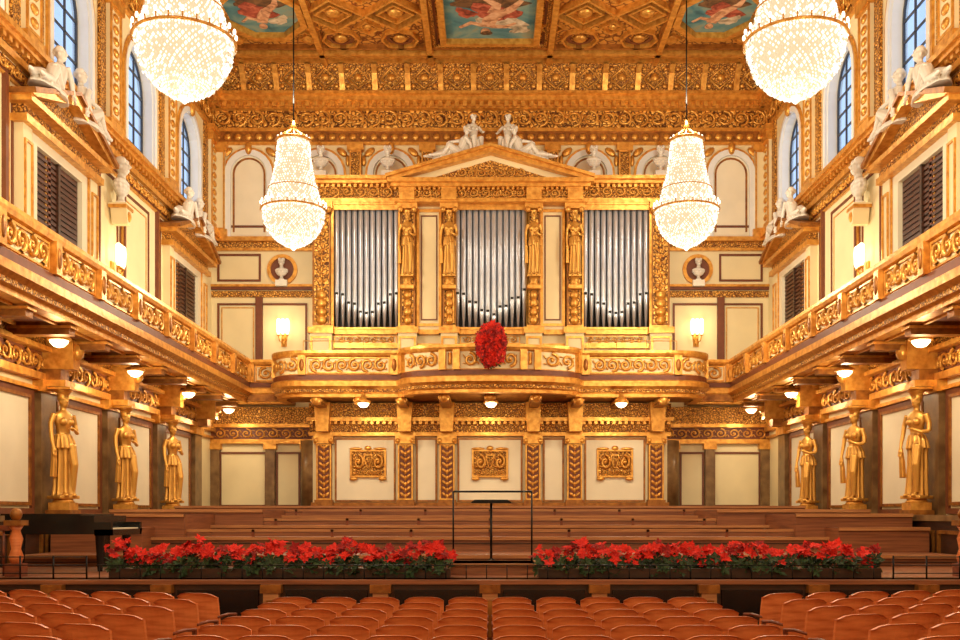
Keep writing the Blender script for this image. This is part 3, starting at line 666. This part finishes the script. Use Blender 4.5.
def seated(mb):
    M=STONE
    mb.box(-.13,.13,-.1,.12,0,.22,M)
    mb.loft([(0,-.08,0,.15,.16,.1),(0,-.08,.12,.14,.15,.11),(0,-.05,.24,.13,.14,.09),(0,0,.3,.1,.09,.03)],M,44,11)
    mb.loft([(0,.02,.24,.1,.085,.02),(0,.01,.36,.075,.06,0),(0,0,.46,.092,.07,0),(0,0,.54,.095,.058,0),(0,0,.58,.05,.04,0)],M)
    for q in (-1,1):
        mb.tube([(q*.05,0,.27),(q*.07,-.17,.27),(q*.065,-.18,.05)],[.07,.055,.035],M,10); mb.ell((q*.065,-.21,.025),(.025,.05,.02),M); mb.ell((q*.04,-.055,.47),(.032,.028,.032),M)
    mb.tube([(0,0,.56),(0,0,.64)],[.032,.028],M,8); head(mb,(0,-.01,.69),1.0)
    mb.tube([(.1,0,.54),(.17,-.03,.45),(.13,-.14,.4)],[.032,.027,.018],M,8); hand(mb,(.13,-.14,.4),(-.4,-1,0))
    mb.tube([(-.1,0,.54),(-.17,-.04,.46),(-.15,-.15,.38)],[.032,.027,.018],M,8); hand(mb,(-.15,-.15,.38),(.2,-1,-.2))
    mb.ell((-.16,-.02,.12),(.1,.09,.12),M)
def bust(mb):
    M=STONE
    mb.lathe((0,0,0),[(.09,0),(.09,.03),(.05,.06),(.045,.12),(.07,.15)],M,16)
    mb.ell((0,0,.24),(.17,.095,.12),M); mb.ell((0,-.01,.3),(.2,.09,.075),M)
    mb.loft([(0,0,.16,.1,.07,.1),(0,0,.25,.19,.1,.08),(0,0,.33,.17,.08,.04)],M,24,9)
    mb.tube([(0,0,.32),(0,-.01,.45)],[.065,.055],M,10); head(mb,(0,-.02,.54),1.9)
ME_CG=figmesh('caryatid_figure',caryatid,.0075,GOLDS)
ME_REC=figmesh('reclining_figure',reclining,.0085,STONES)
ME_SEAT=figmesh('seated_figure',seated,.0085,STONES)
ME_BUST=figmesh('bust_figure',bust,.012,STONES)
for T,sg in ((TL,-1),(TR,1)):
    for c in CARY:
        mb=MB(); mb.box(-.28,.28,-.26,.26,0,.1,GOLDD); mb.box(-.24,.24,-.22,.22,.1,.26,GOLD); 
        mb.lathe((0,0,.26),[(.24,0),(.2,.05),(.19,.1)],GOLD,16)
        mb.lathe((0,0,2.55),[(.1,0),(.14,.05),(.22,.12)],GOLD,16); mb.box(-.24,.24,-.24,.24,2.66,2.71,GOLD)
        base=mb.mesh('pedestal',0)
        x=sg*(HW-.47)
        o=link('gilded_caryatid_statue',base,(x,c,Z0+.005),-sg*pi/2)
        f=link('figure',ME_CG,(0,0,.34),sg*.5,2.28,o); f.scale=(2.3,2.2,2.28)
    for c in (31.2,22.0):
        for d in (-1,1):
            o=link('reclining_statue',ME_REC,(sg*(HW-.36),c+d*1.05,Z0+8.82),-sg*pi/2,1)
            k=2.3
            o.scale=(k*(1 if (d*sg)<0 else -1),k,k)
    for c in (25.35,16.15):
        mb=MB(); mb.poly([(-.1,.1),(.1,.1),(.2,.48),(-.2,.48)],-.2,.2,CREAM); mb.box(-.26,.26,-.22,.24,.48,.56,GOLD); mb.box(-.26,.26,-.22,.24,.56,.6,CREAM); mb.ell((0,-.18,.3),(.1,.08,.14),GOLD)
        o=link('bust_statue',mb.mesh('bracket',0),(sg*(HW-.25),c,Z0+7.25),-sg*pi/2)
        link('figure',ME_BUST,(0,0,.6),0,1.8,o)
for c in (-2.73,-1.35,1.45,2.8):
    mb=MB(); mb.box(-.22,.22,-.13,.13,0,.12,GOLD); mb.lathe((0,0,.12),[(.2,0),(.12,.12),(.18,.3)],GOLD,14,True,True,.7)
    o=link('gilded_organ_figure',mb.mesh('console',0),(c,YO-.42,Z0+7.45),0)
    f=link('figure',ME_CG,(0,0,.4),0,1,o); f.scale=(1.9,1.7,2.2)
for x,rz in ((-.55,.5),(.6,-.5)):
    link('seated_statue',ME_SEAT,(x,YO-.3,Z0+11.9),rz,1.8)
for sg in (-1,1):
    o=link('reclining_statue',ME_REC,(sg*1.25+.02,YO-.5,Z0+11.68),0,1); o.scale=(sg*2.1,2.1,2.1)
for x in (-5.7,-3.45,3.5,5.75):
    link('bust_statue',ME_BUST,(x,YO+.3,Z0+11.55),0,1.35)
for x in (-7.15,7.15): link('bust_statue',ME_BUST,(x,YB-.2,Z0+8.05),0,1.15)

# ------------------------------------------------------------------ chandeliers
def chandelier_mesh():
    mb=MB()
    prof=[(.12,.0),(.32,.08),(.55,.24),(.73,.46),(.83,.7),(.88,.95),(.88,1.08),(.76,1.32),(.66,1.65),(.57,2.0),(.5,2.4),(.46,2.75),(.44,2.95)]
    mb.lathe((0,0,0),[(r*.88,z+.02) for r,z in prof],CRYS2,40)
    P=[]
    for i in range(len(prof)-1):
        for k in range(5):
            t=k/5; P.append((prof[i][0]*(1-t)+prof[i+1][0]*t,prof[i][1]*(1-t)+prof[i+1][1]*t))
    R=random.Random(3)
    for j in range(48):
        a=2*pi*j/48
        for i,(r,z) in enumerate(P):
            if r<.4 and j%2: continue
            aa=a+(pi/48 if i%2 else 0); rr=r*R.uniform(.95,1.0); s=R.choice((.018,.024,.032)); s*=.6+.4*min(1,r/.8)
            x,y=rr*math.cos(aa),rr*math.sin(aa)
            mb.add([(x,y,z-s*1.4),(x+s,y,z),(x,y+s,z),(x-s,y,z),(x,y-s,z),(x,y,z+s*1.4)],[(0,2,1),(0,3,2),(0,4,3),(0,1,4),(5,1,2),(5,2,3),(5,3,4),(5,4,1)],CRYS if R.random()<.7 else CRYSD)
    for r,z,t in ((.9,1.02,.03),(.47,2.97,.04),(.7,1.6,.015)):
        mb.tube([(r*math.cos(2*pi*k/32),r*math.sin(2*pi*k/32),z) for k in range(33)],t,GOLD,6)
    for k in range(24):
        a=2*pi*k/24; x,y=math.cos(a),math.sin(a)
        mb.tube([(.88*x,.88*y,1.04),(.9*x,.9*y,1.14)],.015,GOLD,5); mb.ell((.9*x,.9*y,1.19),(.03,.03,.06),BULB,None,6,5)
    for k in range(14):
        a=2*pi*k/14; x,y=math.cos(a),math.sin(a)
        mb.tube([(.44*x,.44*y,2.95),(.42*x,.42*y,3.05),(.22*x,.22*y,3.18),(.05*x,.05*y,3.32)],.015,GOLD,5)
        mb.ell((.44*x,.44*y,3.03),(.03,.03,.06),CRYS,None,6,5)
    mb.lathe((0,0,-.1),[(.02,0),(.07,.05),(.12,.12)],CRYS,12)
    mb.lathe((0,0,3.25),[(.08,0),(.11,.08),(.05,.18),(.02,.3)],GOLD,12)
    mb.tube([(0,0,3.5),(0,0,HC-7.5)],.02,BLKM,5)
    mb.lathe((0,0,HC-7.72),[(.03,0),(.12,.08),(.22,.2)],GOLD,12)
    return mb.mesh('chandelier',0)
CH=chandelier_mesh()
def point(name,loc,power,col,rad):
    l=bpy.data.lights.new(name,'POINT'); l.energy=power; l.color=col; l.shadow_soft_size=rad
    o=bpy.data.objects.new(name,l); o.location=loc; sc.collection.objects.link(o); return o
WARM=(1,.87,.635)
for y in (28,18,8,-2):
    for sg in (-1,1):
        link('crystal_chandelier',CH,(sg*5.5,y,Z0+7.5))
        point('chandelier_light',(sg*5.5,y,Z0+6.3),520,WARM,.5)
        point('chandelier_uplight',(sg*5.5,y,Z0+11.5),430,WARM,.4)

def dome():
    mb=MB(); mb.lathe((0,0,0),[(.02,-.16),(.1,-.14),(.17,-.07),(.19,0)],LAMPG,16); mb.lathe((0,0,0),[(.22,-.02),(.24,.02),(.2,.06),(.1,.1),(.06,.28)],GOLD,16)
    return mb.mesh('dome_lamp',0)
DM=dome()
for sg in (-1,1):
    for y in (20,24.3,28.6,33.0,15.7,11.4):
        link('ceiling_lamp',DM,(sg*8.62,y,Z0+3.51)); point('ceiling_lamp_light',(sg*8.62,y,Z0+3.1),38,(1,.8,.5),.12)
for x in (-3.95,.03,4.1):
    link('ceiling_lamp',DM,(x,31.2,Z0+3.51)); point('ceiling_lamp_light',(x,31.2,Z0+3.1),56,(1,.82,.55),.12)
def sconce():
    mb=MB(); mb.box(-.08,.08,-.04,0,-.35,.1,GOLD); mb.ell((0,-.05,-.2),(.07,.06,.14),GOLD)
    for q in (-1,0,1):
        mb.tube([(0,-.05,-.22),(q*.1,-.16,-.2),(q*.13,-.2,-.05)],.016,GOLD,6); mb.lathe((q*.13,-.2,-.05),[(.04,0),(.05,.03)],GOLD,8)
        mb.lathe((q*.13,-.2,0),[(.035,0),(.06,.08),(.065,.3),(.06,.42),(.03,.46)],LAMPG,10)
    return mb.mesh('wall_sconce',0)
SM=sconce()
for sg in (-1,1):
    for y in (25.35,16.15):
        link('wall_sconce',SM,(sg*HW,y,Z0+6.3),-sg*pi/2,1.2); point('wall_sconce_light',(sg*(HW-.6),y,Z0+6.5),18,(1,.78,.46),.12)
    link('wall_sconce',SM,(sg*7.1,YB,Z0+6.2),0,1.15); point('wall_sconce_light',(sg*7.1,YB-.6,Z0+6.45),20,(1,.78,.46),.12)

# ------------------------------------------------------------------ stage
HS=-.94
mb=MB()
mb.box(-8.7,8.7,14.6,18.2,HF,HS,STAGE)
mb.box(-8.7,8.7,14.45,14.6,HF,HS-.06,DARK); mb.box(-8.7,8.7,14.4,15.0,HS-.06,HS,STAGE)
k=-7.85
while k<8.1:
    mb.box(k-.11,k+.11,14.32,14.45,HF,HS-.08,STAGEN); mb.box(k-.15,k+.15,14.3,14.46,HS-.18,HS-.06,GOLDD); mb.box(k-.06,k+.06,14.28,14.34,HF+.3,HS-.28,GOLDD)
    mb.box(k+.2,k+1.37,14.4,14.45,HS-.5,HS-.14,BLACK); k+=1.57
mb.build('stage_platform')
mb=MB()
tiers=[(18.2,-.74),(20.4,-.46),(22.6,-.24),(25.0,-.02),(27.6,.24)]
for i,(y,h) in enumerate(tiers):
    y2=tiers[i+1][0] if i<4 else YB-1.25
    mb.box(-8.7,8.7,y,y2,HF,h,STAGE)
    mb.box(-8.7,8.7,y-.06,y+.06,h-.05,h+.012,STAGEN)
    mb.box(-8.7,8.7,y-.02,y+.0,h-.13,h-.11,DARK)
    if 0<i<4:
        mb.box(-8.4,8.4,y+.36,y+.41,h+.11,h+.17,STAGEN); mb.box(-8.4,8.4,y+.37,y+.4,h+.02,h+.08,STAGE)
        x=-8.2
        while x<8.3: mb.box(x-.03,x+.03,y+.36,y+.42,h,h+.16,CHAIRD); x+=1.64
for sg in (-1,1):
    for (xa,y0,h) in ((6.9,19.8,-.25),(6.3,20.6,.02),(5.2,22.9,.12)):
        a,b_=sorted((sg*xa,sg*8.7)); mb.box(a,b_,y0,27.6,HF+.1,h,STAGE); mb.box(a,b_,y0-.05,y0+.05,h-.06,h+.01,STAGEN)
mb.build('orchestra_terrace')

def petals(mb,c,r,n,mat,up=(0,-.5,.85)):
    U=Vector(up).normalized(); A=U.orthogonal().normalized(); B=U.cross(A); C=Vector(c)
    for k in range(n):
        a=2*pi*k/n+random.random()*.5; d=A*math.cos(a)+B*math.sin(a); s=U.cross(d); L=r*random.uniform(.75,1.15); h=random.uniform(-.25,.5)
        p0=C; p2=C+d*L+U*L*h; m=(p0+p2)/2+U*L*.12; w=L*.3
        mb.add([tuple(p0),tuple(m+s*w),tuple(p2),tuple(m-s*w)],[(0,1,2),(0,2,3)],mat)
for x0,x1 in ((-5.7,-.6),(.72,5.85)):
    mb=MB()
    mb.box(x0,x1,14.95,15.35,HS+.001,HS+.14,DARK)
    N=int((x1-x0)/.05)
    for i in range(N):
        x=x0+(x1-x0)*(i+.5)/N+random.uniform(-.05,.05); clump=.05*math.sin(x*5.3)+.03*math.sin(x*11)
        for q in range(3):
            y=15.15+random.uniform(-.26,.2); z=HS+.38+clump+random.uniform(-.12,.1)
            petals(mb,(x+random.uniform(-.05,.05),y,z),random.uniform(.06,.105),9,RED if random.random()<.75 else RED2,(random.uniform(-.5,.5),random.uniform(-1,0),random.uniform(.3,1)))
        for q in range(4):
            petals(mb,(x,15.1+random.uniform(-.2,.15),HS+random.uniform(.06,.3)),random.uniform(.07,.12),5,GREEN,(random.uniform(-.6,.6),random.uniform(-1,-.1),random.uniform(.2,1)))
    mb.build('poinsettia_flower_row')
mb=MB(); mb.T=None
mb.ell((.03,29.93,5.1),(.38,.1,.58),RED2)
for i in range(230):
    a=random.random()*2*pi; r=math.sqrt(random.random()); x=.42*r*math.cos(a); z=.62*r*math.sin(a); y=29.9-.24*math.sqrt(max(0,1-r*r))-random.uniform(0,.08)
    petals(mb,(.03+x,y,5.1+z),random.uniform(.08,.14),8,RED if random.random()<.6 else RED2,(x*2+random.uniform(-.7,.7),-1,z+random.uniform(-.7,.7)))
for i in range(40):
    a=2*pi*i/40; petals(mb,(.03+.44*math.cos(a),29.9,5.1+.66*math.sin(a)),random.uniform(.06,.11),5,RED2 if i%3 else GREEN,(math.cos(a),-1,math.sin(a)))
mb.build('red_flower_wreath')

mb=MB()
for sg in (-1,1):
    for z in (HS+.08,HS+.2,HS+.32):
        mb.tube([(sg*5.95,14.75,z),(sg*8.4,14.75,z)],.008,BLKM,5)
    x=5.95
    while x<8.5: mb.tube([(sg*x,14.75,HS),(sg*x,14.75,HS+.34)],.014,BLKM,6); x+=.49
x=-5.75
while x<5.9:
    mb.tube([(x,14.72,HS),(x,14.72,HS+.2)],.008,BLKM,5); x+=.3
mb.tube([(-5.8,14.72,HS+.2),(5.9,14.72,HS+.2)],.008,BLKM,5)
mb.build('stage_railing')

mb=MB(); mb.box(-.65,.72,15.7,16.7,HS+.001,HS+.18,STAGE); mb.box(-.68,.75,15.66,16.74,HS+.14,HS+.18,STAGEN)
for x in (-.58,.66):
    mb.tube([(x,15.8,HS+.18),(x,15.8,.37)],.014,BLKM,8)
mb.tube([(-.58,15.8,.37),(.66,15.8,.37)],.016,BLKM,8)
mb.build('conductor_podium')
mb=MB(); mb.tube([(.02,17.1,HS+.01),(.02,17.1,.2)],.022,BLKM,8)
mb.poly([(-.34,.2),(.38,.2),(.3,.26),(-.26,.26)],16.95,17.2,BLKM)
for a in range(3): mb.tube([(.02,17.1,HS+.2),(.02+.3*math.cos(a*2.1+.5),17.1+.3*math.sin(a*2.1+.5),HS+.02)],.015,BLKM,6)
mb.build('music_stand')

# grand piano (keyboard end towards +x, tail towards -x)
mb=MB()
px,py=-6.55,16.55
out=[(0,0),(0,1.45),(-.55,1.45),(-.85,1.3),(-1.0,1.05),(-1.15,.85),(-1.4,.72),(-1.55,.5),(-1.6,.25),(-1.5,.04),(-1.3,0)]
mb.slab([(px+x,py+y) for x,y in out],HS+.62,HS+.93,BLACK)
mb.slab([(px-.2+x*.9-.02,py+y*1.01-.01) for x,y in out],HS+.93,HS+.96,BLACK)
mb.box(px,px+.28,py,py+1.45,HS+.6,HS+.7,BLACK); mb.box(px+.03,px+.25,py+.1,py+1.35,HS+.7,HS+.72,WHITEP)
mb.box(px,px+.28,py,py+.08,HS+.6,HS+.82,BLACK); mb.box(px,px+.28,py+1.37,py+1.45,HS+.6,HS+.82,BLACK)
for x,y in ((.05,.12),(.05,1.33),(-1.35,.3)):
    mb.lathe((px+x,py+y,HS+.001),[(.04,0),(.045,.06),(.05,.1),(.08,.6),(.09,.63)],BLACK,10)
mb.box(px-.12,px-.06,py+.6,py+.85,HS+.1,HS+.62,BLACK); mb.box(px-.1,px+.1,py+.58,py+.87,HS+.06,HS+.11,BLACK)
mb.build('grand_piano')
for sg in (-1,1):
    mb=MB()
    for k,(x,y) in enumerate(((sg*7.25,15.3),(sg*7.85,15.5))):
        mb.box(x-.12,x+.12,y-.12,y+.12,HS+.001,HS+.2,CHAIRD); mb.lathe((x,y,HS+.2),[(.08,0),(.11,.1),(.07,.22),(.1,.38),(.06,.5),(.11,.58)],CHAIRM,12)
        mb.box(x-.13,x+.13,y-.13,y+.13,HS+.78,HS+.86,GOLDD); mb.ell((x,y,HS+.95),(.09,.09,.1),GOLDD)
    mb.box(min(sg*7.25,sg*7.85),max(sg*7.25,sg*7.85),15.35,15.45,HS+.7,HS+.78,CHAIRD)
    for k in range(4):
        x=sg*(7.25+.12*(k+1)); mb.tube([(x,15.4,HS+.001),(x,15.4,HS+.72)],.02,CHAIRD,6)
    mb.build('stair_newel_post')

# ------------------------------------------------------------------ chairs
def chair():
    mb=MB(); W2=.262
    n=8
    rows=[(.44,.02),(.6,-.0),(.78,-.03),(.9,-.055),(.945,-.07),(.955,-.085)]
    vs=[];
    for (z,dy) in rows:
        for i in range(n+1):
            t=i/n*2-1; x=t*W2; cy=-.25+dy+.06*t*t; zz=z-(.05*t*t*t*t if z>.9 else 0)
            vs.append((x,cy,zz))
    m=len(vs); vs+=[(x,y-.035,z) for x,y,z in vs]; fs=[]; R=len(rows)
    for r in range(R-1):
        for i in range(n):
            a=r*(n+1)+i; fs+=[(a,a+1,a+n+2,a+n+1),(m+a,m+a+n+1,m+a+n+2,m+a+1)]
    for i in range(n):
        a=(R-1)*(n+1)+i; fs+=[(a,a+1,m+a+1,m+a),(i,m+i,m+i+1,i+1)]
    for r in range(R-1):
        a=r*(n+1); fs+=[(a,a+n+1,m+a+n+1,m+a),(a+n,m+a+n,m+a+2*n+1,a+2*n+1)]
    mb.add(vs,fs,CHAIRM,False)
    mb.box(-.24,.24,-.22,.22,.42,.47,CHAIRM); mb.box(-.22,.22,-.2,.2,.47,.5,BRN)
    for sx in (-1,1):
        mb.box(sx*.25-.022,sx*.25+.022,-.27,-.22,0,.5,CHAIRD); mb.box(sx*.25-.02,sx*.25+.02,.18,.22,0,.64,CHAIRD)
        mb.tube([(sx*.256,-.24,.66),(sx*.256,0,.67),(sx*.256,.22,.65)],.018,CHAIRD,6)
    mb.box(-.25,.25,-.26,-.24,.2,.24,CHAIRD)
    return mb.mesh('theater_chair',0)
CM=chair()
rows=[13.7,12.85,12.0,11.15,10.3,9.45,8.6]
for y in rows:
    for i in range(10): link('theater_chair',CM,((i-4.5)*.59+random.uniform(-.006,.006),y,0))
a=math.radians(13)
mb=MB()
for sg in (-1,1):
    p,q=sorted((sg*3.1,sg*8.5)); mb.box(p,q,6.0,14.2,HF,HF+.15,FLOORM)
mb.build('trim_2')
for sg in (-1,1):
    for y in [12.45-.86*k for k in range(7)]:
        for i in range(9):
            x=3.5+i*.595*math.cos(a); yy=y+i*.595*math.sin(a)
            if yy>13.9 or x>8.25: continue
            link('theater_chair',CM,(sg*x,yy,.151),sg*a)

# ------------------------------------------------------------------ world, camera
w=bpy.data.worlds.new('World'); sc.world=w; w.use_nodes=True
bg=w.node_tree.nodes['Background']; bg.inputs[0].default_value=(.5,.66,.95,1); bg.inputs[1].default_value=1.5
cam=bpy.data.cameras.new('Camera'); co=bpy.data.objects.new('Camera',cam); sc.collection.objects.link(co)
co.location=(0,0,Z0); co.rotation_euler=(pi/2,0,0); cam.sensor_width=36; cam.lens=37.5
cam.shift_x=-10/960; cam.shift_y=195/960; cam.clip_end=200
sc.camera=co
sc.view_settings.view_transform='Standard'
print('objects',len(bpy.data.objects),'verts',sum(len(m.vertices) for m in bpy.data.meshes))
